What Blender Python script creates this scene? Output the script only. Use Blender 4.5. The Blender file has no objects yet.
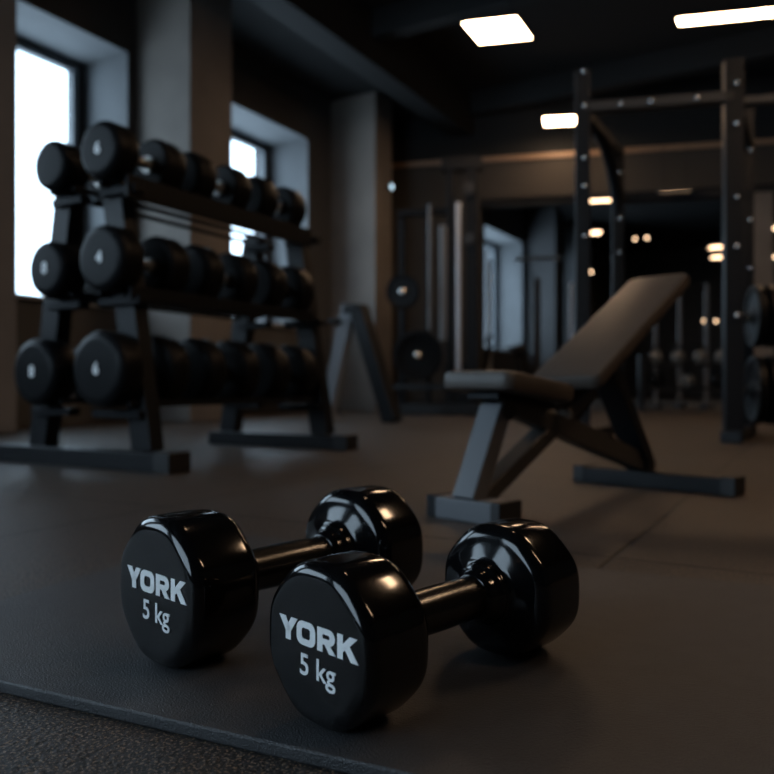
import bpy, bmesh, math
from mathutils import Vector, Matrix

C = bpy.context.scene.collection
PI = math.pi
FPX = 752.0
H = 0.34
YAW = math.radians(30)
RX, RY = math.cos(YAW), math.sin(YAW)          # right-hand direction in the room
FX, FY = -math.sin(YAW), math.cos(YAW)         # viewing direction in the room


def rf(r, f, z=0.0):
    return Vector((r * RX + f * FX, r * RY + f * FY, z))


def at(u, d, z=0.0):
    return rf((u - 387) / FPX * d, d, z)


def ang(r, f):
    """world heading of a direction given as (right, forward)"""
    return YAW + math.atan2(f, r)


# ------------------------------------------------------------------ materials
def new_mat(name):
    m = bpy.data.materials.new(name)
    m.use_nodes = True
    nt = m.node_tree
    b = nt.nodes['Principled BSDF']
    return m, nt, b


def plain(name, col, rough=0.5, metal=0.0, coat=0.0, bump=0.0, bscale=200.0, var=0.0, vscale=3.0, spec=0.5, rvar=0.0):
    m, nt, b = new_mat(name)
    b.inputs['Base Color'].default_value = (*col, 1)
    b.inputs['Roughness'].default_value = rough
    b.inputs['Metallic'].default_value = metal
    b.inputs['Specular IOR Level'].default_value = spec
    if coat:
        b.inputs['Coat Weight'].default_value = coat
        b.inputs['Coat Roughness'].default_value = 0.06
    tc = nt.nodes.new('ShaderNodeTexCoord')
    if bump:
        n = nt.nodes.new('ShaderNodeTexNoise')
        n.inputs['Scale'].default_value = bscale
        n.inputs['Detail'].default_value = 3
        nt.links.new(tc.outputs['Object'], n.inputs['Vector'])
        bp = nt.nodes.new('ShaderNodeBump')
        bp.inputs['Strength'].default_value = bump
        bp.inputs['Distance'].default_value = 0.002
        nt.links.new(n.outputs['Fac'], bp.inputs['Height'])
        nt.links.new(bp.outputs['Normal'], b.inputs['Normal'])
    if var or rvar:
        n = nt.nodes.new('ShaderNodeTexNoise')
        n.inputs['Scale'].default_value = vscale
        n.inputs['Detail'].default_value = 5
        nt.links.new(tc.outputs['Object'], n.inputs['Vector'])
        if var:
            r = nt.nodes.new('ShaderNodeValToRGB')
            r.color_ramp.elements[0].position = 0.3
            r.color_ramp.elements[1].position = 0.7
            r.color_ramp.elements[0].color = (*[c * (1 - var) for c in col], 1)
            r.color_ramp.elements[1].color = (*[min(1, c * (1 + var)) for c in col], 1)
            nt.links.new(n.outputs['Fac'], r.inputs['Fac'])
            nt.links.new(r.outputs['Color'], b.inputs['Base Color'])
        if rvar:
            mr = nt.nodes.new('ShaderNodeMapRange')
            mr.inputs['To Min'].default_value = max(0.02, rough - rvar)
            mr.inputs['To Max'].default_value = rough + rvar
            nt.links.new(n.outputs['Fac'], mr.inputs['Value'])
            nt.links.new(mr.outputs['Result'], b.inputs['Roughness'])
    return m


def emit(name, col, s):
    m, nt, b = new_mat(name)
    b.inputs['Base Color'].default_value = (*col, 1)
    b.inputs['Emission Color'].default_value = (*col, 1)
    b.inputs['Emission Strength'].default_value = s
    return m


def rubber_floor():
    m, nt, b = new_mat('rubber floor tiles')
    L = nt.links.new
    tc = nt.nodes.new('ShaderNodeTexCoord')
    sep = nt.nodes.new('ShaderNodeSeparateXYZ')
    L(tc.outputs['Object'], sep.inputs[0])

    def math_(op, a, bb=None, c=None):
        n = nt.nodes.new('ShaderNodeMath')
        n.operation = op
        for i, v in enumerate((a, bb, c)):
            if v is None:
                continue
            if isinstance(v, (int, float)):
                n.inputs[i].default_value = v
            else:
                L(v, n.inputs[i])
        return n.outputs[0]
    seams = []
    for ax, off, size in (('X', SEAM_X, TILE), ('Y', SEAM_Y, TILE)):
        v = math_('ADD', sep.outputs[ax], -off)
        v = math_('DIVIDE', v, size)
        v = math_('FRACT', v)
        v = math_('SUBTRACT', v, 0.5)
        v = math_('ABSOLUTE', v)            # 0.5 at the seam
        v = math_('SUBTRACT', 0.5, v)
        v = math_('MULTIPLY', v, size)      # metres from the seam
        seams.append(v)
    dist = math_('MINIMUM', seams[0], seams[1])
    mr = nt.nodes.new('ShaderNodeMapRange')
    mr.interpolation_type = 'SMOOTHSTEP'
    mr.inputs['From Min'].default_value = 0.0008
    mr.inputs['From Max'].default_value = 0.009
    L(dist, mr.inputs['Value'])
    seam = mr.outputs['Result']             # 0 in the seam, 1 on the tile
    # crumb speckle
    vo = nt.nodes.new('ShaderNodeTexNoise')
    vo.inputs['Scale'].default_value = 150
    vo.inputs['Detail'].default_value = 2
    L(tc.outputs['Object'], vo.inputs['Vector'])
    n2 = nt.nodes.new('ShaderNodeTexNoise')
    n2.inputs['Scale'].default_value = 1.3
    n2.inputs['Detail'].default_value = 4
    L(tc.outputs['Object'], n2.inputs['Vector'])
    ramp = nt.nodes.new('ShaderNodeValToRGB')
    ramp.color_ramp.elements[0].position = 0.35
    ramp.color_ramp.elements[1].position = 0.75
    ramp.color_ramp.elements[0].color = (0.014, 0.014, 0.015, 1)
    ramp.color_ramp.elements[1].color = (0.055, 0.050, 0.046, 1)
    L(vo.outputs['Fac'], ramp.inputs['Fac'])
    mx = nt.nodes.new('ShaderNodeMix')
    mx.data_type = 'RGBA'
    mx.blend_type = 'MULTIPLY'
    mx.inputs['Factor'].default_value = 0.6
    L(ramp.outputs['Color'], mx.inputs['A'])
    r2 = nt.nodes.new('ShaderNodeValToRGB')
    r2.color_ramp.elements[0].position = 0.3
    r2.color_ramp.elements[1].position = 0.7
    r2.color_ramp.elements[0].color = (0.6, 0.6, 0.6, 1)
    L(n2.outputs['Fac'], r2.inputs['Fac'])
    L(r2.outputs['Color'], mx.inputs['B'])
    fl = nt.nodes.new('ShaderNodeTexNoise')
    fl.inputs['Scale'].default_value = 330
    fl.inputs['Detail'].default_value = 1
    L(tc.outputs['Object'], fl.inputs['Vector'])
    fr = nt.nodes.new('ShaderNodeMapRange')
    fr.inputs['From Min'].default_value = 0.57
    fr.inputs['From Max'].default_value = 0.63
    L(fl.outputs['Fac'], fr.inputs['Value'])
    mf = nt.nodes.new('ShaderNodeMix')
    mf.data_type = 'RGBA'
    mf.inputs['B'].default_value = (0.24, 0.17, 0.115, 1)
    L(fr.outputs['Result'], mf.inputs['Factor'])
    L(mx.outputs['Result'], mf.inputs['A'])
    mx = mf
    mx2 = nt.nodes.new('ShaderNodeMix')
    mx2.data_type = 'RGBA'
    mx2.inputs['A'].default_value = (0.006, 0.006, 0.006, 1)
    L(seam, mx2.inputs['Factor'])
    L(mf.outputs['Result'], mx2.inputs['B'])
    L(mx2.outputs['Result'], b.inputs['Base Color'])
    b.inputs['Roughness'].default_value = 0.48
    b.inputs['Specular IOR Level'].default_value = 0.35
    hsum = math_('MULTIPLY_ADD', seam, 1.2, vo.outputs['Fac'])
    bp = nt.nodes.new('ShaderNodeBump')
    bp.inputs['Strength'].default_value = 1.0
    bp.inputs['Distance'].default_value = 0.0018
    L(hsum, bp.inputs['Height'])
    L(bp.outputs['Normal'], b.inputs['Normal'])
    return m


def pane_mat():
    m = bpy.data.materials.new('window glass')
    m.use_nodes = True
    nt = m.node_tree
    nt.nodes.clear()
    o = nt.nodes.new('ShaderNodeOutputMaterial')
    t = nt.nodes.new('ShaderNodeBsdfTransparent')
    t.inputs[0].default_value = (0.93, 0.97, 1, 1)
    g = nt.nodes.new('ShaderNodeBsdfGlossy')
    g.inputs['Roughness'].default_value = 0.02
    x = nt.nodes.new('ShaderNodeMixShader')
    x.inputs[0].default_value = 0.04
    nt.links.new(t.outputs[0], x.inputs[1])
    nt.links.new(g.outputs[0], x.inputs[2])
    nt.links.new(x.outputs[0], o.inputs[0])
    return m


TILE = 1.25
_s = at(590, 752 * .34 / (577 - 387))
SEAM_X = _s.x
_s = at(740, 752 * .34 / (572 - 387))
SEAM_Y = _s.y

M = {
    'floor': rubber_floor(),
    'plaster': plain('dark grey plaster', (0.085, 0.086, 0.09), 0.85, bump=0.3, bscale=40, var=0.15, vscale=1.2),
    'reveal': plain('grey plaster', (0.15, 0.16, 0.17), 0.8, bump=0.3, bscale=40, var=0.12, vscale=1.5),
    'pillar': plain('bare concrete', (0.175, 0.155, 0.138), 0.8, bump=0.4, bscale=25, var=0.18, vscale=1.6),
    'backwall': plain('brown grey wall paint', (0.038, 0.033, 0.028), 0.8, bump=0.2, bscale=30, var=0.15, vscale=0.8),
    'ceiling': plain('black ceiling paint', (0.010, 0.011, 0.012), 0.9),
    'beam': plain('black beam paint', (0.007, 0.008, 0.009), 0.8),
    'winframe': plain('grey window frame', (0.10, 0.115, 0.13), 0.45),
    'sill': plain('pale sill stone', (0.35, 0.36, 0.37), 0.35),
    'mat': plain('exercise mat foam', (0.044, 0.044, 0.046), 0.50, bump=0.7, bscale=480, var=0.12, vscale=30, spec=0.45),
    'gloss': plain('glossy black vinyl', (0.003, 0.003, 0.0035), 0.11, spec=0.5),
    'handle': plain('glossy black handle', (0.004, 0.004, 0.004), 0.24, spec=0.55, bump=0.10, bscale=260),
    'print': plain('white print', (0.93, 0.94, 0.94), 0.5),
    'rubberhead': plain('black rubber', (0.006, 0.0065, 0.0075), 0.42, bump=0.15, bscale=120, spec=0.12),
    'steel': plain('black powder coated steel', (0.007, 0.008, 0.010), 0.5, bump=0.1, bscale=300, spec=0.16),
    'greysteel': plain('grey painted steel', (0.12, 0.125, 0.135), 0.42, bump=0.1, bscale=300),
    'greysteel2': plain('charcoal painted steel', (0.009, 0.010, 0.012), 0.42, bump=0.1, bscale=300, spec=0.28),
    'palesteel': plain('light grey painted and lit steel', (0.24, 0.25, 0.27), 0.42),
    'gripsteel': plain('satin chrome grip', (0.8, 0.78, 0.75), 0.33, metal=1.0),
    'dimbell': plain('grey rubber', (0.11, 0.11, 0.105), 0.5),
    'chrome': plain('chrome', (0.75, 0.74, 0.72), 0.16, metal=1.0),
    'satin': plain('satin steel', (0.62, 0.66, 0.72), 0.35, metal=0.5),
    'bolt': plain('steel bolt', (0.8, 0.8, 0.8), 0.22, metal=1.0),
    'vinyl': plain('dark upholstery vinyl', (0.066, 0.054, 0.046), 0.48, bump=0.25, bscale=180, var=0.08, vscale=20),
    'cap': plain('black plastic', (0.012, 0.012, 0.013), 0.5),
    'brownsteel': plain('dark steel tube', (0.045, 0.042, 0.040), 0.42),
    'lampbody': plain('black lamp housing', (0.01, 0.01, 0.01), 0.5),
    'lamp': emit('warm lamp diffuser', (1.0, 0.65, 0.39), 33.0),
    'farlamp': emit('warm distant lamp', (1.0, 0.66, 0.40), 6),
    'coollamp': emit('cool lamp lens', (0.6, 0.85, 1.0), 2.0),
    'pane': pane_mat(),
    'lit_edge': plain('copper lit edge', (0.30, 0.19, 0.12), 0.45),
    'palebell': plain('pale grey rubber', (0.42, 0.41, 0.39), 0.5),
}


# ------------------------------------------------------------------ mesh tools
class MB:
    def __init__(s):
        s.bm = bmesh.new()

    def box(s, lo, hi, mat4=None):
        x0, y0, z0 = lo
        x1, y1, z1 = hi
        vs = [Vector(p) for p in ((x0, y0, z0), (x1, y0, z0), (x1, y1, z0), (x0, y1, z0),
                                  (x0, y0, z1), (x1, y0, z1), (x1, y1, z1), (x0, y1, z1))]
        if mat4:
            vs = [mat4 @ v for v in vs]
        v = [s.bm.verts.new(p) for p in vs]
        for f in ((0, 3, 2, 1), (4, 5, 6, 7), (0, 1, 5, 4), (1, 2, 6, 5), (2, 3, 7, 6), (3, 0, 4, 7)):
            s.bm.faces.new([v[i] for i in f])
        return s

    def bar(s, a, b, w, t, side=None):
        """rectangular tube from a to b; w measured along side, t across"""
        a, b = Vector(a), Vector(b)
        d = (b - a)
        L = d.length
        d.normalize()
        sd = Vector(side) if side is not None else Vector((0, 1, 0))
        sd = (sd - d * sd.dot(d)).normalized()
        up = d.cross(sd)
        m = Matrix((
            (d.x, sd.x, up.x, a.x), (d.y, sd.y, up.y, a.y), (d.z, sd.z, up.z, a.z), (0, 0, 0, 1)))
        return s.box((0, -w / 2, -t / 2), (L, w / 2, t / 2), m)

    def tube(s, a, b, r, r2=None, n=20):
        a, b = Vector(a), Vector(b)
        return s.lathe(a, b - a, [(0, 0), (0, r), ((b - a).length, r2 if r2 is not None else r), ((b - a).length, 0)], n)

    def lathe(s, o, axis, prof, n=32, rfun=None):
        """prof: (distance along the axis, radius)"""
        o = Vector(o)
        ax = Vector(axis).normalized()
        ref = Vector((0, 0, 1)) if abs(ax.z) < 0.9 else Vector((1, 0, 0))
        e1 = ref.cross(ax).normalized()
        e2 = ax.cross(e1)
        rings = []
        for (x, r) in prof:
            if r <= 1e-6:
                rings.append([s.bm.verts.new(o + ax * x)])
            else:
                ring = []
                for k in range(n):
                    t = 2 * PI * k / n
                    rr = r if rfun is None else rfun(x, r, t)
                    ring.append(s.bm.verts.new(o + ax * x + (e1 * math.cos(t) + e2 * math.sin(t)) * rr))
                rings.append(ring)
        for A, B in zip(rings, rings[1:]):
            if len(A) == 1 and len(B) == 1:
                continue
            for k in range(n):
                k2 = (k + 1) % n
                if len(A) == 1:
                    s.bm.faces.new((A[0], B[k2], B[k]))
                elif len(B) == 1:
                    s.bm.faces.new((A[k], A[k2], B[0]))
                else:
                    s.bm.faces.new((A[k], A[k2], B[k2], B[k]))
        return s

    def sweep(s, pts, r, n=14):
        """round tube through points"""
        pts = [Vector(p) for p in pts]
        rings = []
        nrm = None
        for i, p in enumerate(pts):
            d = (pts[min(i + 1, len(pts) - 1)] - pts[max(i - 1, 0)]).normalized()
            if nrm is None:
                ref = Vector((0, 0, 1)) if abs(d.z) < 0.9 else Vector((1, 0, 0))
                nrm = ref.cross(d).normalized()
            nrm = (nrm - d * nrm.dot(d)).normalized()
            b = d.cross(nrm)
            rings.append([s.bm.verts.new(p + (nrm * math.cos(2 * PI * k / n) + b * math.sin(2 * PI * k / n)) * r) for k in range(n)])
        for A, B in zip(rings, rings[1:]):
            for k in range(n):
                s.bm.faces.new((A[k], A[(k + 1) % n], B[(k + 1) % n], B[k]))
        s.bm.faces.new(rings[0][::-1])
        s.bm.faces.new(rings[-1])
        return s

    def build(s, name, mat, parent=None, bevel=0.0, seg=2, smooth=False, loc=None):
        bmesh.ops.recalc_face_normals(s.bm, faces=s.bm.faces)
        me = bpy.data.meshes.new(name)
        s.bm.to_mesh(me)
        s.bm.free()
        me.materials.append(mat)
        o = bpy.data.objects.new(name, me)
        C.objects.link(o)
        if parent:
            o.parent = parent
        if loc is not None:
            o.location = loc
        if bevel:
            md = o.modifiers.new('bevel', 'BEVEL')
            md.width = bevel
            md.segments = seg
            md.limit_method = 'ANGLE'
            md.angle_limit = math.radians(40)
        if smooth:
            me.polygons.foreach_set('use_smooth', [True] * len(me.polygons))
            if smooth != 'all':
                e = me.attributes.get('sharp_edge') or me.attributes.new('sharp_edge', 'BOOLEAN', 'EDGE')
                bm2 = bmesh.new()
                bm2.from_mesh(me)
                bm2.edges.ensure_lookup_table()
                for i, ed in enumerate(bm2.edges):
                    if len(ed.link_faces) == 2 and ed.calc_face_angle(0) > math.radians(38):
                        e.data[i].value = True
                bm2.free()
        elif bevel:
            me.polygons.foreach_set('use_smooth', [True] * len(me.polygons))
            md2 = o.modifiers.new('wn', 'WEIGHTED_NORMAL')
            md2.keep_sharp = False
        return o


def thing(name, label, cat, loc=(0, 0, 0), rz=0.0, group=None):
    o = bpy.data.objects.new(name, None)
    C.objects.link(o)
    o.empty_display_size = 0.1
    o.location = loc
    o.rotation_euler = (0, 0, rz)
    return tag(o, label, cat, group)


def tag(o, label, cat, group=None):
    o['label'] = label
    o['category'] = cat
    if group:
        o['group'] = group
    return o


def struct(o):
    o['kind'] = 'structure'
    return o


def dup(root, loc, rz, label, group=None):
    r = root.copy()
    C.objects.link(r)
    r.location = loc
    r.rotation_euler = (0, 0, rz)
    r['label'] = label
    if group:
        r['group'] = group
    for ch in list(root.children):
        c = ch.copy()
        C.objects.link(c)
        c.parent = r
        for g in list(ch.children):
            d = g.copy()
            C.objects.link(d)
            d.parent = c
    return r


# ------------------------------------------------------------------ the room
WX = -6.05          # inner plane of the window wall
PX = -5.30          # room side of the pillars
GX = -6.72          # plane of the glass
ZS, ZN = 1.15, 3.72  # sill and head of the window niches
ZC = 4.7
niches = [(-3.7, -0.3), (0.45, 2.75), (3.62, 5.26), (6.12, 8.33), (14.5, 16.8), (17.35, 19.5)]
Y0, Y1 = -4.5, 25.0
X1 = 6.5

struct(MB().box((-7.2, Y0 - .2, -0.1), (X1 + .2, Y1 + .2, 0)).build('floor', M['floor']))
struct(MB().box((-7.2, Y0 - .2, ZC), (X1 + .2, Y1 + .2, ZC + 0.12)).build('ceiling', M['ceiling']))

w = MB()
prev = Y0
for a, b in niches:
    w.box((-7.0, prev, 0), (WX, a, ZC))
    w.box((-7.0, a, 0), (WX, b, ZS - 0.04))
    w.box((-7.0, a, ZN), (WX, b, ZC))
    prev = b
w.box((-7.0, prev, 0), (WX, Y1, ZC))
struct(w.build('wall_left', M['plaster']))
struct(MB().box((X1, Y0, 0), (X1 + .15, Y1, ZC)).build('wall_right', M['backwall']))
FW = (-5.7, -1.3, 0.85, 4.1)  # unseen window, added to light the dumbbell faces and the bench
struct(MB().box((-7.0, Y0 - .3, 0), (FW[0], Y0, ZC)).box((FW[1], Y0 - .3, 0), (X1, Y0, ZC)).box((FW[0], Y0 - .3, 0), (FW[1], Y0, FW[2]))
       .box((FW[0], Y0 - .3, FW[3]), (FW[1], Y0, ZC)).build('wall_front', M['backwall']))
fw = MB()
for k in range(2):
    xx = FW[0] + (FW[1] - FW[0] - .08) * k
    fw.box((xx, Y0 - .22, FW[2]), (xx + .08, Y0 - .12, FW[3]))
fw.box((FW[0], Y0 - .22, FW[2]), (FW[1], Y0 - .12, FW[2] + .08)).box((FW[0], Y0 - .22, FW[3] - .08), (FW[1], Y0 - .12, FW[3]))
fwo = struct(fw.build('window_7', M['winframe']))
MB().box((FW[0] + .02, Y0 - .17, FW[2] + .02), (FW[1] - .02, Y0 - .165, FW[3] - .02)).build('window_pane', M['pane'], fwo)
ld = bpy.data.lights.new('daylight_portal', 'AREA')
ld.shape = 'RECTANGLE'
ld.size = FW[1] - FW[0]
ld.size_y = FW[3] - FW[2]
ld.cycles.is_portal = True
lo = bpy.data.objects.new('daylight_portal', ld)
C.objects.link(lo)
lo.location = ((FW[0] + FW[1]) / 2, Y0 - .35, (FW[2] + FW[3]) / 2)
lo.rotation_euler = (PI / 2, 0, 0)
struct(MB().box((-7.0, Y1, 0), (X1, Y1 + .15, ZC)).build('wall_far', M['plaster']))

for i, (a, b) in enumerate(niches):
    # plaster lining of the niche
    f = MB()
    f.box((GX - .1, b - 0.012, ZS), (WX + .004, b + 0.0, ZN))
    f.box((GX - .1, a, ZS), (WX + .004, a + 0.012, ZN))
    f.box((GX - .1, a + .012, ZN - 0.012), (WX + .004, b - .012, ZN))
    root = f.build('window_%d' % (i + 1), M['reveal'])
    struct(root)
    fr = MB()
    t = 0.07
    x0, x1 = GX - 0.04, GX + 0.05
    za, zb = ZS, ZN - 0.05
    fr.box((x0, a + .03, za), (x1, a + .03 + t, zb))
    fr.box((x0, b - .10 - t, za), (x1, b - .10, zb))
    fr.box((x0, a + .03 + t, za), (x1, b - .10 - t, za + t))
    fr.box((x0, a + .03 + t, zb - t), (x1, b - .10 - t, zb))
    fr.build('window_frame', M['winframe'], root, bevel=0.006)
    fr2 = MB()
    fr2.box((x0, b - .10, za), (x1 - .02, b - .012, zb + .05)).box((x0, a + .03, zb), (x1 - .02, b - .10, zb + .038))
    fr2.build('window_jamb', M['beam'], root)
    MB().box((GX, a + .03 + t, za + t), (GX + .006, b - .10 - t, zb - t)).build('window_pane', M['pane'], root)
    MB().box((GX + .05, a + .012, ZS - 0.04), (WX + .05, b - .012, ZS)).build('window_sill', M['sill'], root, bevel=0.005)
    ld = bpy.data.lights.new('daylight_portal', 'AREA')
    ld.shape = 'RECTANGLE'
    ld.size = ZN - ZS
    ld.size_y = b - a
    ld.cycles.is_portal = True
    lo = bpy.data.objects.new('daylight_portal', ld)
    C.objects.link(lo)
    lo.location = (GX - 0.12, (a + b) / 2, (ZS + ZN) / 2)
    lo.rotation_euler = (0, -PI / 2, 0)

n = 1
for (a, b) in ((-0.2, 0.4), (2.85, 3.55), (5.36, 5.96), (8.86, 9.32), (16.95, 17.25), (19.7, 20.2)):
    struct(MB().box((WX, a, 0), (PX, b, ZC)).build('trim_%d' % n, M['pillar' if a < 12 else 'plaster'], bevel=0.008))  # far pillars take a darker colour in place of dimmer light
    n += 1
# long ceiling beam beside the window wall, and two lighter cross beams
struct(MB().box((-4.80, Y0, 4.08), (-4.48, 14, ZC)).build('trim_%d' % n, M['beam'], bevel=0.01)); n += 1
struct(MB().box((-7.0, 3.6, 4.40), (-4.8, 14, ZC)).build('trim_%d' % n, M['ceiling'])); n += 1
for yy in (5.2, 7.4, 10.2):
    struct(MB().box((-4.48, yy, 4.36), (X1, yy + .18, ZC)).build('trim_%d' % n, M['beam'], bevel=0.01)); n += 1

# back wall: runs at an angle behind the machines, open below a deep header
BW = 11.5
ub = (math.cos(math.radians(12.5)), -math.sin(math.radians(12.5)))     # its direction as (right, forward)
BA = ang(*ub)
bw = rf(0, BW)
root = MB()
# local x along the wall to the right, local y away from the viewer
s0 = -1.05
s1 = 12.0
root.box((s0, 0, 0), (1.42, .3, 3.68))
root.box((1.42, 0, 3.13), (s1, .3, 3.68))
wb = root.build('wall_back', M['backwall'])
wb.location = bw
wb.rotation_euler = (0, 0, BA)
struct(wb)
t_ = MB().box((s0, -.03, 3.68), (s1, .33, 3.75)).build('trim_%d' % n, M['lit_edge'], bevel=0.005); n += 1  # copper tone paints the lit top edge of the header
t_.location = bw; t_.rotation_euler = (0, 0, BA); struct(t_)
t_ = MB().box((s0, -.02, 3.75), (s1, .32, ZC)).build('trim_%d' % n, M['ceiling']); n += 1
t_.location = bw; t_.rotation_euler = (0, 0, BA); struct(t_)
t_ = MB().box((1.42, .05, 3.03), (s1, .25, 3.13)).build('trim_%d' % n, M['beam']); n += 1
t_.location = bw; t_.rotation_euler = (0, 0, BA); struct(t_)
bb = MB().box((s0, -.02, 0), (1.42, 0, .14)).build('baseboard_back', M['beam']); struct(bb)
bb.location = bw; bb.rotation_euler = (0, 0, BA)
struct(MB().box((WX, 5.96, 0), (WX + .02, 8.86, .14)).build('baseboard_left', M['beam']))
# square posts in the opening
for u in (762,):
    s = None
    tt = (u - 387) / FPX
    s = tt * BW / (ub[0] - tt * ub[1])
    t_ = MB().box((s - .15, .02, 0), (s + .15, .28, 3.03)).build('trim_%d' % n, M['pillar'], bevel=0.006); n += 1
    t_.location = bw; t_.rotation_euler = (0, 0, BA); struct(t_)


# ------------------------------------------------------------------ lamps
def panel_lamp(p, wx, wy, rz, label, mat='lamp', group=None, drop=True):
    """p: centre of the lit underside"""
    o = thing('ceiling_light', label, 'ceiling light', p, rz, group)
    MB().box((-wx / 2, -wy / 2, 0), (wx / 2, wy / 2, 0.012)).build('diffuser', M[mat], o, bevel=0.003)
    MB().box((-wx / 2 - .026, -wy / 2 - .026, 0.0121), (wx / 2 + .012, wy / 2 + .012, 0.07)).build('housing', M['lampbody'], o, bevel=0.004)
    for sx in (-1, 1):
        MB().tube((sx * wx * .4, 0, .07), (sx * wx * .4, 0, ZC - p[2]), .004, n=8).build('suspension_rod', M['steel'], o)
    return o


def quad_lamp(px, z, label, group, mat='lamp'):
    """px: near-left, near-right, far-right, far-left corners seen from below"""
    P = []
    for u, v in px:
        d = FPX * (z - H) / (387 - v)
        P.append(at(u, d, z))
    c = sum(P, Vector()) / 4
    o = thing('ceiling_light', label, 'ceiling light', c, 0, group)

    def slab(k, z0, z1):
        mb = MB()
        lo_ = [mb.bm.verts.new((p.x * k - c.x * k, p.y * k - c.y * k, z0)) for p in P]
        hi_ = [mb.bm.verts.new((p.x * k - c.x * k, p.y * k - c.y * k, z1)) for p in P]
        mb.bm.faces.new(lo_)
        mb.bm.faces.new(hi_)
        for i in range(4):
            mb.bm.faces.new((lo_[i], lo_[(i + 1) % 4], hi_[(i + 1) % 4], hi_[i]))
        return mb
    slab(1, 0, .012).build('diffuser', M[mat], o)
    slab(1.03, .0121, .07).build('housing', M['lampbody'], o, bevel=.003)
    for f_ in (.3, .7):
        q_ = P[0].lerp(P[2], f_) - c
        MB().tube((q_.x, q_.y, .07), (q_.x, q_.y, ZC - z), .004, n=8).build('suspension_rod', M['steel'], o)
    return o


G1 = 'suspended light panels over the gym floor'
quad_lamp([(463, 24), (516, 18), (531, 38.5), (480, 43.5)], 4.0, 'square lit ceiling panel hanging near the top centre of the photo', G1)
quad_lamp([(677, 19.5), (850, 2), (856, 8), (679, 25.5)], 4.0, 'long narrow lit ceiling panel in the top right corner', G1)
quad_lamp([(543.5, 118.5), (575.5, 117), (577, 124), (545, 126)], 4.0, 'small lit ceiling panel just left of the tall rack upright', G1)
# lamps added over the near floor, out of view, to light the dumbbells
panel_lamp((1.6, 4.3, 4.0), .75, .5, 0.3, 'added lit ceiling panel above the free floor, out of view', 'lamp', G1)
panel_lamp((2.9, 1.4, 4.0), 1.3, .22, 0.3, 'added unseen lit ceiling panel above the right of the mat', 'lamp', G1)
panel_lamp((-0.7, 2.4, 4.0), .34, .16, 0.3, 'added unseen lit ceiling panel above the mat and dumbbells', 'lamp', G1)

G2 = 'distant lights in the room beyond the opening'
far = [(603, 201, 10.3, .36, .10, 'bright distant ceiling light right of the left rack upright under the wall header'),
       (596, 233, 16.0, .2, .3, 'short distant ceiling light just below the wide one left of the rear upright'),
       (675, 194, 10.2, .38, .05, 'dim distant ceiling light between the two front rack uprights'),
       (717, 247.5, 19.0, .34, .32, 'upper of two distant lights against the left side of the right rack upright'),
       (718, 257.5, 20.5, .32, .34, 'lower of two distant lights against the left side of the right rack upright'),
       (775, 190, 14.0, .5, .2, 'distant ceiling light at the right picture edge, the highest there'),
       (776, 228.5, 17.0, .5, .2, 'distant ceiling light at the right picture edge, below the highest'),
       (777, 257, 19.5, .42, .2, 'distant ceiling light at the right picture edge, lowest there')]
for u, v, d, wx, wy, lb in far:
    z = H + (387 - v) / FPX * d
    panel_lamp(at(u, d, z), wx, wy, BA, lb, 'farlamp', G2)

G3 = 'small round spotlights in the far room'
spots = [(570, 201, 13.0), (647, 238, 18.5), (635, 239, 19.5), (591, 272, 18.0), (756, 208, 15.0), (757, 232, 17), (704, 321, 21), (716, 321, 20.5)]
names = ['spotlight close to the left rack upright under the header', 'right one of two close spotlights between the rack uprights',
         'left one of two close spotlights between the rack uprights', 'low spotlight just above the bench backrest',
         'spotlight right of the right rack upright, upper', 'spotlight right of the right rack upright, lower',
         'left one of two low spotlights beyond the bench top', 'right one of two low spotlights beyond the bench top']
for (u, v, d), nm in zip(spots, names):
    z = H + (387 - v) / FPX * d
    o = thing('spotlight', 'small round warm ' + nm, 'spotlight', at(u, d, z), ang(0, -1), G3)
    # local x points back towards the gym
    MB().lathe((0, 0, 0), (1, 0, 0), [(0, 0), (0, .035), (-.012, .045), (-.10, .04), (-.11, 0)], 16).build('housing', M['lampbody'], o, smooth=True)
    MB().lathe((.0005, 0, 0), (1, 0, 0), [(0, .034), (.006, .025), (.008, 0)], 16).build('lens', M['farlamp'], o, smooth=True)
    MB().tube((-.05, 0, .03), (-.05, 0, ZC - z), .006, n=8).build('stem', M['steel'], o)


# ------------------------------------------------------------------ near mat
def floorpt(u, v, z=0.0):
    d = FPX * (H - z) / (v - 387)
    return at(u, d, z)


MT = 0.014
bl = floorpt(227, 533, MT)
# front edge: average of the room-axis line through its pixels
fa = floorpt(0, 691, MT)
fb = floorpt(300, 761, MT)
ymin = (fa.y + fb.y) / 2 - .026
skew = (fb.y - fa.y) / (fb.x - fa.x)
rot = math.atan(skew)
o = thing('exercise_mat', 'dark grey foam exercise mat lying under the two glossy dumbbells', 'mat', (bl.x, bl.y, 0), rot)
LY = (bl.y - ymin) + .01
matpad = MB().box((0, -LY, 0), (2.6, 0, MT)).build('pad', M['mat'], o, bevel=0.003, seg=3)


# ------------------------------------------------------------------ lettering
def text_mesh(body, size, xscale=1.0, offset=0.0):
    cu = bpy.data.curves.new('text', 'FONT')
    cu.body = body
    cu.size = size
    cu.align_x = 'CENTER'
    cu.align_y = 'CENTER'
    cu.offset = offset
    cu.extrude = 0.0003
    ob = bpy.data.objects.new('text', cu)
    C.objects.link(ob)
    dg = bpy.context.evaluated_depsgraph_get()
    me = bpy.data.meshes.new_from_object(ob.evaluated_get(dg))
    bpy.data.objects.remove(ob)
    for v in me.vertices:
        v.co.x *= xscale
    return me


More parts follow.
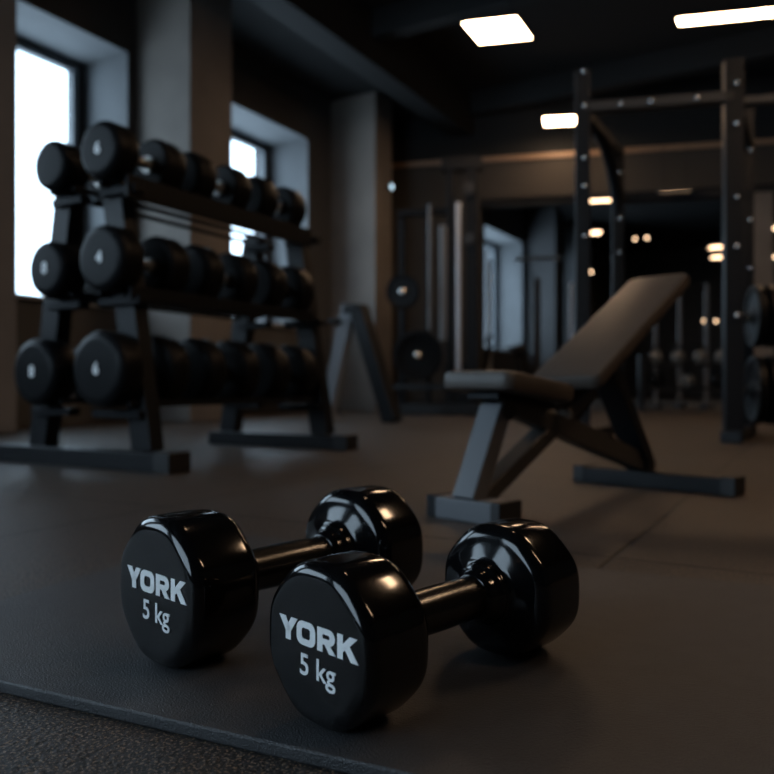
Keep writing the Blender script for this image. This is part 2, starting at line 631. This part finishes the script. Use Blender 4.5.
def prism(bm, pts, z0, z1):
    lo = [bm.verts.new((x, y, z0)) for x, y in pts]
    hi = [bm.verts.new((x, y, z1)) for x, y in pts]
    k = len(pts)
    bm.faces.new(lo[::-1])
    bm.faces.new(hi)
    for i in range(k):
        bm.faces.new((lo[i], lo[(i + 1) % k], hi[(i + 1) % k], hi[i]))


def ring(bm, outer, inner, z0, z1, closed=True):
    k = len(outer)
    rng = range(k if closed else k - 1)
    for i in rng:
        j = (i + 1) % k
        prism(bm, [outer[i], outer[j], inner[j], inner[i]], z0, z1)


def rrect(cx, cy, hw, hh, r, n=6):
    out = []
    for qx, qy, a0 in ((1, 1, 0), (-1, 1, 90), (-1, -1, 180), (1, -1, 270)):
        for i in range(n + 1):
            a = math.radians(a0 + 90 * i / n)
            out.append((cx + qx * (hw - r) + r * math.cos(a), cy + qy * (hh - r) + r * math.sin(a)))
    return out


def york_mesh(height, total_w):
    """heavy wide capitals, centred"""
    bm = bmesh.new()
    z0, z1 = -0.0003, 0.0003
    S = .31
    def sh(pts, ox, wd):
        return [(ox + x * wd, y) for x, y in pts]
    # Y
    ox, wd = 0, 1.12
    prism(bm, sh([(0, 1), (.35, 1), (.62, .52), (.64, .38), (.36, .38)], ox, wd), z0, z1)
    prism(bm, sh([(1, 1), (.66, 1), (.45, .60), (.36, .38), (.64, .38)], ox, wd), z0, z1)
    prism(bm, sh([(.36, .40), (.64, .40), (.64, 0), (.36, 0)], ox, wd), z0, z1)
    # O
    ox = 1.08
    ring(bm, rrect(ox + .55, .5, .55, .51, .34), rrect(ox + .55, .5, .25, .24, .13), z0, z1)
    # R
    ox = 2.30
    prism(bm, [(ox, 0), (ox + .30, 0), (ox + .30, 1), (ox, 1)], z0, z1)
    o_, i_ = [(ox + .28, 1)], [(ox + .28, .76)]
    for k in range(9):
        a = math.radians(90 - 180 * k / 8)
        o_.append((ox + .66 + .33 * math.cos(a), .665 + .335 * math.sin(a)))
        i_.append((ox + .60 + .10 * math.cos(a), .665 + .095 * math.sin(a)))
    o_.append((ox + .28, .33))
    i_.append((ox + .28, .57))
    ring(bm, o_, i_, z0, z1, closed=False)
    prism(bm, [(ox + .40, .36), (ox + .72, .36), (ox + 1.02, 0), (ox + .67, 0)], z0, z1)
    # K
    ox = 3.42
    prism(bm, [(ox, 0), (ox + .30, 0), (ox + .30, 1), (ox, 1)], z0, z1)
    prism(bm, [(ox + .28, .62), (ox + .66, 1), (ox + 1.06, 1), (ox + .56, .53), (ox + .28, .30)], z0, z1)
    prism(bm, [(ox + .36, .50), (ox + .62, .66), (ox + 1.12, 0), (ox + .72, 0)], z0, z1)
    W = ox + 1.12
    for v in bm.verts:
        v.co.x = (v.co.x / W - .5) * total_w
        v.co.y = (v.co.y - .5) * height
    bmesh.ops.recalc_face_normals(bm, faces=bm.faces)
    me = bpy.data.meshes.new('brand_lettering')
    bm.to_mesh(me)
    bm.free()
    return me


def decal(me, name, parent, M4):
    me.name = name
    me.materials.clear()
    me.materials.append(M['print'])
    me.transform(M4)
    o = bpy.data.objects.new(name, me)
    C.objects.link(o)
    o.parent = parent
    return o


# ------------------------------------------------------------------ hero dumbbells
R0 = 0.0815
TH = 0.097


def octo(theta, p=12.0):
    s = 0
    for k in range(8):
        c = math.cos(theta - k * PI / 4)
        if c > 0:
            s += c ** p
    return 1.0 / s ** (1 / p)


OCT = None


def head_profile():
    """(x, r, shape weight) from the printed outer face inward"""
    R = R0
    pr = []
    f = .016
    pr += [(0.0012, 0, 0), (0.0012, .012, 0), (0.0012, .03, .3), (.0012, .048, .7), (.0011, R - f - .006, 1)]
    for k in range(0, 9):
        a = math.radians(90 * k / 8)
        pr.append((.0008 + f - f * math.cos(a), R - f + f * math.sin(a), 1))
    pr += [(TH * .5, R + .0006, 1)]
    g = .019
    for k in range(0, 9):
        a = math.radians(90 * k / 8)
        pr.append((TH - g - .006 + g * math.sin(a), R - g + g * math.cos(a), 1))
    pr += [(TH - .004, R * .68, .85), (TH - .001, .046, .5), (TH + .001, .041, .1)]
    # collar step and flare
    pr += [(TH + .003, .0385, 0), (TH + .0065, .0375, 0), (TH + .0105, .0370, 0), (TH + .0130, .0355, 0), (TH + .0140, .0330, 0),
           (TH + .0165, .0318, 0), (TH + .021, .0310, 0), (TH + .0245, .0295, 0), (TH + .027, .0275, 0), (TH + .029, .0262, 0), (TH + .029, 0, 0)]
    return pr


def hero_dumbbell(loc, rz, scale, roll, label, L):
    o = thing('dumbbell', label, 'dumbbell', loc, rz, 'glossy black dumbbells on the mat')
    prof = head_profile()
    zc = R0
    for side in (-1, 1):
        mb = MB()
        N = 128
        ws = {i: w_ for i, (_, _, w_) in enumerate(prof)}
        rings = []
        ax = Vector((-side, 0, 0))
        org = Vector((side * L / 2, 0, zc))
        for (x, r, wgt) in prof:
            if r == 0:
                rings.append([mb.bm.verts.new(org + ax * x)])
                continue
            rg = []
            for k in range(N):
                t = 2 * PI * k / N
                q = 1 + (octo(t + roll) - 1) * wgt
                if wgt > 0:
                    q = (q - 1) * (1.0) + 1
                rg.append(mb.bm.verts.new(org + ax * x + Vector((0, math.cos(t), math.sin(t))) * r * q))
            rings.append(rg)
        for A, B in zip(rings, rings[1:]):
            for k in range(N):
                k2 = (k + 1) % N
                if len(A) == 1:
                    mb.bm.faces.new((A[0], B[k], B[k2]))
                elif len(B) == 1:
                    mb.bm.faces.new((A[k], A[k2], B[0]))
                else:
                    mb.bm.faces.new((A[k], A[k2], B[k2], B[k]))
        hd = mb.build('weight_head', M['gloss'], o, smooth='all')
        if side == -1:
            fx = -L / 2 + 0.0007
            # text basis: right -> local -y (seen from -x), up -> z
            B4 = Matrix(((0, 0, -1, fx), (-1, 0, 0, 0), (0, 1, 0, 0), (0, 0, 0, 1)))
            decal(york_mesh(.0232, .119), 'brand_lettering', hd, Matrix.Translation((0, -.006, zc + .0105)) @ B4)
            decal(text_mesh('5 kg', .030, 1.08, .0003), 'weight_lettering', hd, Matrix.Translation((0, -.006, zc - .0215)) @ B4)
    hl = L / 2 - TH - .026
    MB().lathe((-hl, 0, zc), (1, 0, 0), [(0, .0255), (.01, .0252), (hl * .7, .0258), (hl, .0260), (hl * 1.3, .0258), (2 * hl - .01, .0252), (2 * hl, .0255)], 64).build('handle', M['handle'], o, smooth='all')
    o.scale = (scale, scale, scale)
    return o


D_FRONT = hero_dumbbell(rf(.057, .842, MT), ang(.705, .71), .97, 0,
                        'glossy black dumbbell nearest the camera, right one of the two on the mat', .374)
D_BACK = hero_dumbbell(rf(-.138, 1.02, MT), ang(.67, .74), 1.07, 0,
                       'glossy black dumbbell on the mat, left and farther one of the two', .374)


# ------------------------------------------------------------------ dumbbell rack (two-sided, three tiers)
RYN, RYF = 2.16, 3.42
rk = thing('dumbbell_rack', 'black two-sided three-tier dumbbell rack in front of the windows', 'dumbbell rack', (0, 0, 0))
legs = []
for y in (RYN, RYF):
    for (xt, xb) in ((-2.88, -3.08), (-2.58, -2.40)):
        MB().bar((xb - .01, y + .04, 0.07), (xt - .02, y + .04, 1.20 if xt > -2.7 else 1.22), .115, .075, side=(1, 0, 0)).build('leg', M['greysteel2'], rk, bevel=0.004)
    MB().box((-3.36 if y < 3 else -3.18, y - .055, 0), (-2.27, y + .055, .075)).build('foot_bar', M['greysteel2'], rk, bevel=0.004)
    MB().box((-2.275, y - .06, -0.0), (-2.19, y + .06, .082)).build('foot_cap', M['cap'], rk, bevel=0.004)
# rows: (centre x, centre z, head radius, rail top)
right_rows = [(-2.52, 1.300, .118), (-2.51, .86, .136), (-2.53, .412, .156)]
left_rows = [(-2.84, 1.285, .108), (-2.865, .845, .120), (-2.95, .405, .145)]
for rows in (right_rows, left_rows):
    for (x, z, r) in rows:
        dz = r * .80
        dx = (r * r - dz * dz) ** .5
        for sx in (-1, 1):
            xx = x + sx * (dx + .010)
            hh = (.03 + .04 * (z > 1) + .025 * (z > .6) if sx > 0 else .03) if rows is right_rows else .02
            MB().box((xx - .010, RYN - .05, z - dz - hh), (xx + .010, RYF - .04, z - dz)).build('shelf_rail', M['steel'], rk, bevel=0.002)
        for y in (RYN, RYF):
            MB().box((x - r * .9, y - .03, z - r - .045), (x + r * .9, y + .03, z - r - .012)).build('cradle_arm', M['steel'], rk, bevel=0.003)


def rack_dumbbell(r, span, hl, label, group, digit=None, loc=(0, 0, 0)):
    """axis along y, origin under the middle"""
    o = thing('dumbbell', label, 'dumbbell', loc, 0, group)
    for sd in (-1, 1):
        ax = (0, -sd, 0)
        e = sd * (span / 2 + hl / 2)
        h = MB().lathe((0, e, 0), ax, [(0, 0), (0, r * .74), (.0004, r * .80), (.003, r * .84), (.012, r * .95), (.026, r), (hl - .022, r), (hl - .008, r * .95), (hl, r * .86),
                                    (hl - .001, r * .5), (hl - .001, 0)], 48).build('weight_head', M['rubberhead'], o, smooth=True)
        if sd == -1 and digit:
            B4 = Matrix(((1, 0, 0, 0), (0, 0, -1, e - .0006), (0, 1, 0, 0), (0, 0, 0, 1)))
            decal(text_mesh(digit, .065, 1, .002), 'numeral', h, B4)
    q = span / 2 - hl / 2
    MB().lathe((0, -q, 0), (0, 1, 0), [(0, .036), (.012, .036), (.014, .022), (q, .026), (2 * q - .014, .022), (2 * q - .012, .036), (2 * q, .036)], 32).build('grip', M['gripsteel'], o, smooth=True)
    return o


tier = ['top', 'middle', 'bottom']
place = ['nearest', 'middle', 'farthest']
for ti, ((x, z, r), dg) in enumerate(zip(right_rows, ('6', '4', '6'))):
    first = None
    for k in range(3):
        y = 2.23 + k * (.450, .470, .485)[ti]
        lb = 'black round-headed dumbbell, %s of three on the room side of the %s tier' % (place[k], tier[ti])
        if k == 0:
            rack_dumbbell(r, .265, .125, lb, 'dumbbells on the room side of the rack', dg, (x, y, z))
        elif k == 1:
            first = rack_dumbbell(r, .245, .12, lb, 'dumbbells on the room side of the rack', None, (x, y, z))
        else:
            dup(first, (x, y, z), 0, lb)
for ti, ((x, z, r), dg) in enumerate(zip(left_rows, (None, '8', '8'))):
    rack_dumbbell(r, .275, .14, 'black round-headed dumbbell on the window side of the %s tier' % tier[ti],
                  'dumbbells on the window side of the rack', dg, (x, 2.25, z))


# ------------------------------------------------------------------ incline bench
def make_bench(loc, rz, label, group=None):
    """local x: along the bench from the seat end, y: to its left, z up"""
    b = thing('weight_bench', label, 'weight bench', loc, rz, group)
    W = .225
    # front foot
    MB().box((.005, -.115, 0), (.095, .115, .056)).build('front_foot', M['greysteel'], b, bevel=0.005)
    for s_ in (-1, 1):
        y0 = .088 if s_ == 1 else -.118
        MB().box((.002, y0, -.0), (.098, y0 + .030, .059)).build('foot_cap', M['cap'] if s_ < 0 else M['greysteel2'], b, bevel=0.004)
    MB().bar((.03, 0, .05), (.150, 0, .285), .068, .055).build('front_post', M['greysteel'], b, bevel=0.004)
    # rear foot, set off to one side
    MB().box((.93, -.32, 0), (1.01, .21, .055)).build('rear_foot', M['greysteel2'], b, bevel=0.005)
    for y0 in (-.335, .185):
        MB().box((.925, y0, 0), (1.015, y0 + .045, .060)).build('foot_cap', M['cap'], b, bevel=0.004)
    # spine from the seat down to the rear foot
    MB().bar((.19, 0, .300), (1.0, 0, .075), .055, .064).build('spine', M['brownsteel'], b, bevel=0.004)
    MB().tube((.985, -.04, .075), (.985, .04, .075), .030).build('pivot_boss', M['greysteel2'], b, smooth=True)
    # strut crossing the spine
    MB().bar((.06, 0, .045), (.62, 0, .33), .060, .042).build('strut', M['brownsteel'], b, bevel=0.004)
    # rear prop
    MB().bar((.73, 0, .405), (.985, 0, .085), .085, .045).build('prop', M['greysteel2'], b, bevel=0.003)
    MB().bar((.60, 0, .34), (.44, 0, .24), .05, .10).build('hinge_plate', M['steel'], b, bevel=0.004)
    # seat, raised at the free end
    sz0, sz1 = .384, .345

    def pad(a, bb, th, w0, w1, name, mat):
        mb = MB()
        a, bb = Vector(a), Vector(bb)
        d = (bb - a)
        L = d.length
        d.normalize()
        upv = Vector((-d.z, 0, d.x))
        bm = mb.bm
        sec = 8
        top, bot = [], []
        outl = []
        rr = .030
        pts = []
        for qx, qy, a0 in ((1, 1, 0), (-1, 1, 90), (-1, -1, 180), (1, -1, 270)):
            for i in range(sec + 1):
                t = math.radians(a0 + 90 * i / sec)
                xx = (L - rr if qx > 0 else rr) + rr * math.cos(t)
                hw = (w0 + (w1 - w0) * xx / L) / 2
                yy = qy * (hw - rr) + rr * math.sin(t)
                pts.append((xx, yy))
        rings = []
        c = .012
        for (inset, z) in ((c, 0), (c * .3, -c * .3), (0, -c), (0, -th + c), (c * .3, -th + c * .3), (c, -th)):
            cx = L / 2
            ring_ = []
            for xx, yy in pts:
                sx = (xx - cx) * (1 - inset / (L / 2))
                sy = yy * (1 - inset / (w0 / 2))
                p = a + d * (cx + sx) + Vector((0, 1, 0)) * sy + upv * z
                ring_.append(bm.verts.new(p))
            rings.append(ring_)
        bm.faces.new(rings[0])
        bm.faces.new(rings[-1][::-1])
        for A, B in zip(rings, rings[1:]):
            for k in range(len(A)):
                bm.faces.new((A[k], A[(k + 1) % len(A)], B[(k + 1) % len(A)], B[k]))
        return mb.build(name, mat, b, smooth=True)
    pad((.055, 0, sz0), (.375, 0, sz1), .050, W, W + .005, 'seat', M['vinyl'])
    pad((.475, 0, .370), (1.136, 0, .745), .046, .228, .222, 'backrest', M['vinyl'])
    MB().bar((.09, 0, .318), (.36, 0, .283), .10, .018).build('seat_plate', M['steel'], b, bevel=0.003)
    MB().tube((.160, -.036, .282), (.160, .036, .282), .030).build('seat_pivot', M['cap'], b, smooth=True)
    MB().bar((.53, 0, .335), (1.02, 0, .613), .06, .03).build('backrest_rail', M['steel'], b, bevel=0.003)
    MB().tube((.40, -.075, .262), (.40, .075, .262), .012).build('adjusting_pin', M['chrome'], b, smooth=True)
    return b


BZ = ang(.70, .714)
bench = make_bench(rf(.185, 1.89), BZ, 'black padded incline weight bench with grey steel feet in the middle of the gym floor')
bk = thing('exercise_bike', 'dark exercise bike far away beyond the opening, below the blue lit window recess', 'exercise bike', at(503, 12.6), BA)
MB().box((-.55, -.04, .03), (.55, .04, .10)).build('base_rail', M['steel'], bk, bevel=.004)
for x_ in (-.5, .5):
    MB().box((x_ - .04, -.25, 0), (x_ + .04, .25, .06)).build('foot', M['steel'], bk, bevel=.004)
MB().lathe((-.30, -.03, .38), (0, 1, 0), [(0, 0), (0, .24), (.06, .24), (.06, 0)], 32).build('flywheel', M['cap'], bk, smooth=True)
MB().bar((-.42, 0, .08), (-.22, 0, 1.05), .05, .08).build('handlebar_post', M['steel'], bk, bevel=.004)
MB().bar((.35, 0, .08), (.22, 0, .95), .05, .07).build('seat_post', M['steel'], bk, bevel=.004)
MB().bar((-.34, 0, .30), (.30, 0, .60), .05, .08).build('top_tube', M['steel'], bk, bevel=.004)
MB().bar((-.30, 0, .62), (.28, 0, .25), .05, .06).build('cross_tube', M['palesteel'], bk, bevel=.004)
MB().lathe((.08, 0, .98), (1, 0, 0), [(0, 0), (.01, .03), (.1, .045), (.24, .10), (.28, .09), (.30, 0)], 20).build('seat', M['cap'], bk, smooth=True)
MB().sweep([(-.20, -.22, 1.22), (-.26, -.2, 1.12), (-.24, -.1, 1.06), (-.22, 0, 1.05), (-.24, .1, 1.06), (-.26, .2, 1.12), (-.20, .22, 1.22)], .022).build('handlebar', M['cap'], bk, smooth=True)


# ------------------------------------------------------------------ grey A-shaped stand
L0 = rf(-.60, 7.6)
sd = Vector((.866 * .86, 0, 0))
st = thing('storage_stand', 'tall grey steel A-shaped stand beside the pillar behind the rack', 'stand', L0, ang(.80, -.60))
MB().bar((-.02, 0, 0), (.30, 0, 1.15), .10, .15, side=(0, 1, 0)).build('leg', M['palesteel'], st, bevel=0.006)  # paler than the other leg, standing in for light falling on it
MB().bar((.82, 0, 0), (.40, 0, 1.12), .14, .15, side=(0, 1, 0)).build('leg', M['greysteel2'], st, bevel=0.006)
MB().box((.27, -.085, 1.06), (.44, .085, 1.15)).build('top_joint', M['greysteel2'], st, bevel=0.006)
MB().tube((.24, -.10, .98), (.10, -.10, .99), .03).build('peg', M['steel'], st, smooth=True)
MB().box((-.12, -.10, 0), (.10, .10, .04)).build('foot_plate', M['palesteel'], st, bevel=0.006)  # shares the painted light tone of the leg above


# ------------------------------------------------------------------ power rack on the right
def vline(mb, p, z0, z1, w_):
    return mb.box((p.x - w_ / 2, p.y - w_ / 2, z0), (p.x + w_ / 2, p.y + w_ / 2, z1))


A = rf(2.14, 4.65)          # front right upright
B = rf(1.26, 4.845)         # front left upright
Yd = Vector((0, 1, 0))
A2, B2 = A + Yd * .97, B + Yd * .97
pr_ = thing('power_rack', 'tall dark steel power rack with crossbars right of the bench', 'power rack', A.copy())
pl = lambda p: p - A
wv = (B - A).normalized()
for p, hgt, w_ in ((A, 2.355, .110), (B, 2.37, .092), (A2, 2.36, .085), (B2, 2.15, .085)):
    q = pl(p)
    MB().bar((q.x, q.y, .03), (q.x, q.y, hgt), w_, .09, side=wv).build('upright', M['greysteel2'], pr_, bevel=0.005)
q, q2 = pl(A), pl(B)
MB().bar((q.x, q.y, 2.13), (q2.x, q2.y, 2.13), .06, .09, side=(0, 0, 1)).build('crossbar', M['brownsteel'], pr_, bevel=0.004)
q, q2 = pl(A2), pl(B2)
MB().bar((q.x, q.y, 1.75), (q2.x, q2.y, 1.75), .06, .06, side=(0, 0, 1)).build('crossbar', M['steel'], pr_, bevel=0.004)
for a_, b_ in ((A, A2), (B, B2)):
    q, q2 = pl(a_), pl(b_)
    MB().bar((q.x, q.y, 2.1), (q2.x, q2.y, 2.1), .06, .08, side=(0, 0, 1)).build('side_rail', M['steel'], pr_, bevel=0.004)
    ext = Vector((0, .15, 0))
    MB().bar((q.x, q.y - .12, .035), (q2.x, q2.y + .15, .035), .12, .07, side=(1, 0, 0)).build('foot_bar', M['greysteel2'], pr_, bevel=0.005)
E = A - wv * .95
q = pl(E)
MB().bar((q.x, q.y, .03), (q.x, q.y, 2.35), .110, .09, side=wv).build('upright', M['greysteel2'], pr_, bevel=0.005)
MB().bar((0, 0, 2.10), (q.x, q.y, 2.10), .045, .06, side=(0, 0, 1)).build('crossbar', M['brownsteel'], pr_, bevel=0.004)
MB().bar((q.x, q.y - .12, .035), (q.x, q.y + .4, .035), .12, .07, side=(1, 0, 0)).build('foot_bar', M['greysteel2'], pr_, bevel=0.005)
# curved gusset between the front left and rear left uprights
q, q2 = pl(B), pl(B2)
pts = []
for k in range(13):
    a_ = math.radians(90 - 90 * k / 12)
    pts.append((q.x + (q2.x - q.x) * (.35 + .65 * math.cos(a_)), q.y + (q2.y - q.y) * (.35 + .65 * math.cos(a_)), 1.55 + .55 * math.sin(a_)))
MB().sweep(pts, .042).build('curved_brace', M['steel'], pr_, smooth=True)
for p, zs in ((A, (2.2, 1.95, 1.5, 1.2, .78)), (B, (2.35, 2.13, 1.8, 1.62, 1.3)), (B2, (1.95, 1.6, 1.35)), (A2, (2.05, 1.55, 1.2))):
    q = pl(p)
    for z in zs:
        dirv = -Vector((FX, FY, 0))
        c = Vector((q.x, q.y, z)) + dirv * .055
        MB().lathe(c, dirv, [(0, .016), (.008, .015), (.015, .009), (.017, 0)], 12).build('bolt', M['bolt'], pr_, smooth='all')
for f in (.25, .45, .75):
    c = pl(B + (A - B) * f)
    dirv = -Vector((FX, FY, 0))
    MB().lathe(Vector((c.x, c.y, 2.13)) + dirv * .045, dirv, [(0, .018), (.008, .017), (.016, .009), (.018, 0)], 12).build('bolt', M['bolt'], pr_, smooth='all')
# pegs for plates on the right uprights
pegs = [(A2 + Vector((0, -.30, 0)), .83), (A2 + Vector((0, -.30, 0)), .32)]
right_dir = Vector((ub[0] * RX + ub[1] * FX, ub[0] * RY + ub[1] * FY, 0))
for p, z in pegs:
    q = pl(p)
    MB().bar((q.x, q.y, z), (q.x, q.y + .30, z), .05, .05, side=(0, 0, 1)).build('peg_arm', M['steel'], pr_)
    MB().tube(Vector((q.x, q.y, z)) - right_dir * .02, Vector((q.x, q.y, z)) + right_dir * .36, .024).build('plate_peg', M['chrome'], pr_, smooth=True)


def plate_mesh(r, th):
    mb = MB()
    mb.lathe((0, 0, 0), (1, 0, 0), [(0, .026), (0, .05), (.004, .055), (.010, .062), (.012, r * .78), (.002, r * .84), (0, r * .97), (.004, r), (th - .004, r), (th, r * .97),
                                    (th - .002, r * .84), (th - .012, r * .78), (th - .010, .062), (th, .05), (th, .026), (0, .026)], 48)
    return mb


pk = 0
for (p, z), rr, lbl in ((pegs[0], .215, 'upper'), (pegs[1], .235, 'lower')):
    base = None
    for k in range(3):
        loc = p + right_dir * (.055 + k * .085) + Vector((0, 0, z - .026 + .0255))
        o = plate_mesh(rr - .01 * (k == 2), .055).build('weight_plate', M['rubberhead'], smooth=True)
        o.location = loc
        o.rotation_euler = (0, 0, BA)
        tag(o, 'black weight plate, %s on the %s peg at the right picture edge' % (('innermost', 'second', 'outermost')[k], lbl),
            'weight plate', 'weight plates on the pegs of the power rack')

# ------------------------------------------------------------------ cable machine at the back left of the opening
cm = thing('cable_machine', 'tall dark cable machine with bright guide rods against the back wall', 'cable machine', at(440, 9.0), BA)


def cl(u, v, dd=0.0):
    """pixel -> (x, z) in the machine's plane"""
    t0 = (440 - 387) / FPX * 9.0
    tt = (u - 387) / FPX
    s = (tt * 9.0 - t0) / (ub[0] - tt * ub[1])
    d = 9.0 + s * ub[1]
    return s, H + (387 - v) / FPX * d


def cbox(u0, u1, v0, v1, y0, y1, name, mat, bev=.005):
    x0, z0 = cl(u0, v1)
    x1, z1 = cl(u1, v0)
    z0 = max(0.0, z0)
    return MB().box((x0, y0, z0), (x1, y1, z1)).build(name, M[mat], cm, bevel=bev)


cbox(466, 478, 165, 420, -.05, .06, 'upright', 'steel')
cbox(447, 454, 158, 420, -.05, .06, 'upright', 'steel')
cbox(396, 402, 215, 420, .15, .25, 'upright', 'steel')
cbox(424, 429, 200, 420, .1, .2, 'upright', 'steel')
cbox(442, 482, 157, 172, -.07, .08, 'top_beam', 'steel')
cbox(396, 448, 205, 214, .1, .2, 'rear_beam', 'steel')
cbox(388, 482, 404, 414, -.20, -.08, 'base_bar', 'greysteel2')
cbox(388, 448, 384, 390, -.05, .03, 'lower_rail', 'greysteel2')
x0, z0 = cl(458, 372)
_, z1 = cl(458, 203)
for u, r_, va, vb, mt in ((458.5, .034, 203, 375, 'satin'), (444, .055, 226, 340, 'greysteel'), (430, .022, 205, 330, 'greysteel')):
    x, za = cl(u, vb)
    _, zb = cl(u, va)
    MB().tube((x, -.02, za), (x, -.02, zb), r_).build('guide_rod', M[mt], cm, smooth=True)
for u, v in ((470, 240), (470, 190)):
    x, z = cl(u, v)
    MB().lathe((x, -.06, z), (0, -1, 0), [(0, 0), (0, .07), (.02, .06), (.03, .07), (.05, .07), (.05, 0)], 24).build('pulley', M['cap'], cm, smooth=True)
x, z = cl(458, 335)
MB().box((x - .16, -.02, .1), (x + .1, .14, .62)).build('weight_stack', M['steel'], cm, bevel=.004)
for (u, v, rr, lb) in ((405, 293, .205, 'smaller black weight plate hung higher on the cable machine left of the opening'),
                       (420, 356, .30, 'large black weight plate hung low on the cable machine near the stand')):
    x, z = cl(u, v)
    o = thing('weight_plate', lb, 'weight plate', cm.location + Matrix.Rotation(BA, 3, 'Z') @ Vector((x, -.10, z)), BA - PI / 2, 'plates hung on the cable machine')
    plate_mesh(rr, .05).build('disc', M['rubberhead'], o, smooth=True)
    MB().lathe((-.02, 0, 0), (1, 0, 0), [(.07, 0), (.07, .0255), (.0, .0255)], 20).build('hub_sleeve', M['satin'], o, smooth=True)
    MB().lathe((.05, 0, 0), (1, 0, 0), [(0, .05), (.012, .045), (.03, .02), (.035, 0)], 20).build('hub_cap', M['chrome'], o, smooth=True)
    MB().tube((x, .25, z), (x, -.13, z), .024).build('plate_peg', M['steel'], cm, smooth=True)

# small security light on the wall left of the cable machine
o = thing('wall_light', 'tiny pale round light fixed high on the far pillar beside the cable machine', 'wall light', (PX, 9.24, 3.17))
MB().lathe((0, 0, 0), (1, 0, 0), [(0, 0), (0, .05), (.03, .05), (.04, .04), (.04, 0)], 20).build('housing', M['lampbody'], o, smooth=True)
MB().lathe((.0405, 0, 0), (1, 0, 0), [(0, .036), (.012, .030), (.020, .014), (.022, 0)], 20).build('lens', M['coollamp'], o, smooth=True)

# ------------------------------------------------------------------ things in the far room
fr_ = thing('squat_rack', 'slim distant squat rack with pale bars seen through the opening', 'squat rack', at(540, 13.2), BA)
for u, z0, z1, r_, mt in ((490, .0, 2.6, .035, 'satin'), (571, 0, 2.15, .03, 'satin'), (537, 0, 2.25, .06, 'brownsteel')):
    t0 = (540 - 387) / FPX * 13.2
    tt = (u - 387) / FPX
    x = (tt * 13.2 - t0) / (ub[0] - tt * ub[1])
    MB().tube((x, 0, z0), (x, 0, z1), r_).build('upright', M[mt], fr_, smooth=True)
    MB().box((x - .2, -.3, 0), (x + .2, .3, .05)).build('foot', M['steel'], fr_, bevel=.004)
z = H + (387 - 259) / FPX * 13.2
bar_ = tag(MB().tube((-.42, -.05, z), (.36, -.05, z), .035).build('barbell', M['palebell'], smooth=True),
           'pale horizontal bar held high on the distant squat rack', 'barbell')
bar_.location = at(540, 13.2)
bar_.rotation_euler = (0, 0, BA)

ds = thing('dip_station', 'dim grey upright stand far behind the bench backrest', 'dip station', at(683, 12.2), BA)
for x_ in (-.42, -.05, .36):
    MB().tube((x_, 0, 0), (x_, 0, 2.0 if x_ else 1.4), .035).build('upright', M['greysteel'], ds, smooth=True)
    MB().box((x_ - .05, -.3, 0), (x_ + .05, .3, .05)).build('foot', M['steel'], ds, bevel=.004)
MB().tube((-.42, 0, 1.95), (.36, 0, 1.95), .03).build('crossbar', M['greysteel2'], ds, smooth=True)
# low storage bench with pale kettlebells, beyond the power rack
kb = thing('storage_shelf', 'low dark storage shelf far behind the power rack', 'shelf', at(688, 10.4), BA)
MB().box((-.65, -.2, .30), (.65, .2, .34)).build('shelf_board', M['steel'], kb, bevel=.004)
MB().box((-.65, -.2, .62), (.65, .2, .66)).build('shelf_board', M['steel'], kb, bevel=.004)
for sx in (-.62, .62):
    MB().box((sx - .03, -.2, 0), (sx + .03, .2, .80)).build('side_panel', M['steel'], kb, bevel=.004)


def kettlebell(loc, label, mat):
    o = thing('kettlebell', label, 'kettlebell', loc, BA, 'kettlebells on the low shelf')
    prof = [(0, 0), (0, .055)] + [(.095 - .095 * math.cos(math.radians(a)), .095 * math.sin(math.radians(a))) for a in range(40, 171, 10)] + [(.19, 0)]
    MB().lathe((0, 0, 0), (0, 0, 1), prof, 24).build('bell', M[mat], o, smooth=True)
    pts = [(.055 * math.cos(math.radians(a)), 0, .19 + .055 * math.sin(math.radians(a)) * 1.1) for a in range(-30, 211, 15)]
    MB().sweep(pts, .014, 8).build('handle', M['steel'], o, smooth=True)
    return o


kn = ['leftmost pale kettlebell on the upper board of the far low shelf', 'second kettlebell from the left on the upper board of the far low shelf',
      'third kettlebell from the left on the upper board of the far low shelf', 'rightmost kettlebell on the upper board of the far low shelf']
rm = Matrix.Rotation(BA, 3, 'Z')
for i, x in enumerate((-.42, -.13, .16, .44)):
    kettlebell(kb.location + rm @ Vector((x, 0, .66)), kn[i], 'dimbell')
for i, x in enumerate((-.40, 0, .38)):
    kettlebell(kb.location + rm @ Vector((x, 0, .34)), ['left', 'middle', 'right'][i] + ' kettlebell on the lower board of the far low shelf', 'dimbell' if i == 1 else 'rubberhead')

# ------------------------------------------------------------------ daylight, camera, view
wd = bpy.data.worlds.new('overcast sky')
bpy.context.scene.world = wd
wd.use_nodes = True
bg = wd.node_tree.nodes['Background']
bg.inputs['Color'].default_value = (0.70, 0.86, 1.0, 1)
bg.inputs['Strength'].default_value = 5.2

cd = bpy.data.cameras.new('camera')
cam = bpy.data.objects.new('camera', cd)
C.objects.link(cam)
cam.location = (0, 0, H)
cam.rotation_euler = (PI / 2, 0, YAW)
cd.sensor_width = 36
cd.lens = 36 * FPX / 774
cd.clip_start = .02
cd.clip_end = 100
cd.dof.use_dof = True
cd.dof.focus_distance = .80
cd.dof.aperture_fstop = 4.0
sc = bpy.context.scene
sc.camera = cam
sc.view_settings.view_transform = 'Standard'
sc.view_settings.look = 'None'
sc.view_settings.exposure = 0.0
sc.view_settings.gamma = 1.0
sc.view_settings.use_curve_mapping = False
sc.cycles.use_light_tree = True
sc.cycles.max_bounces = 8
sc.cycles.caustics_reflective = False
sc.cycles.caustics_refractive = False
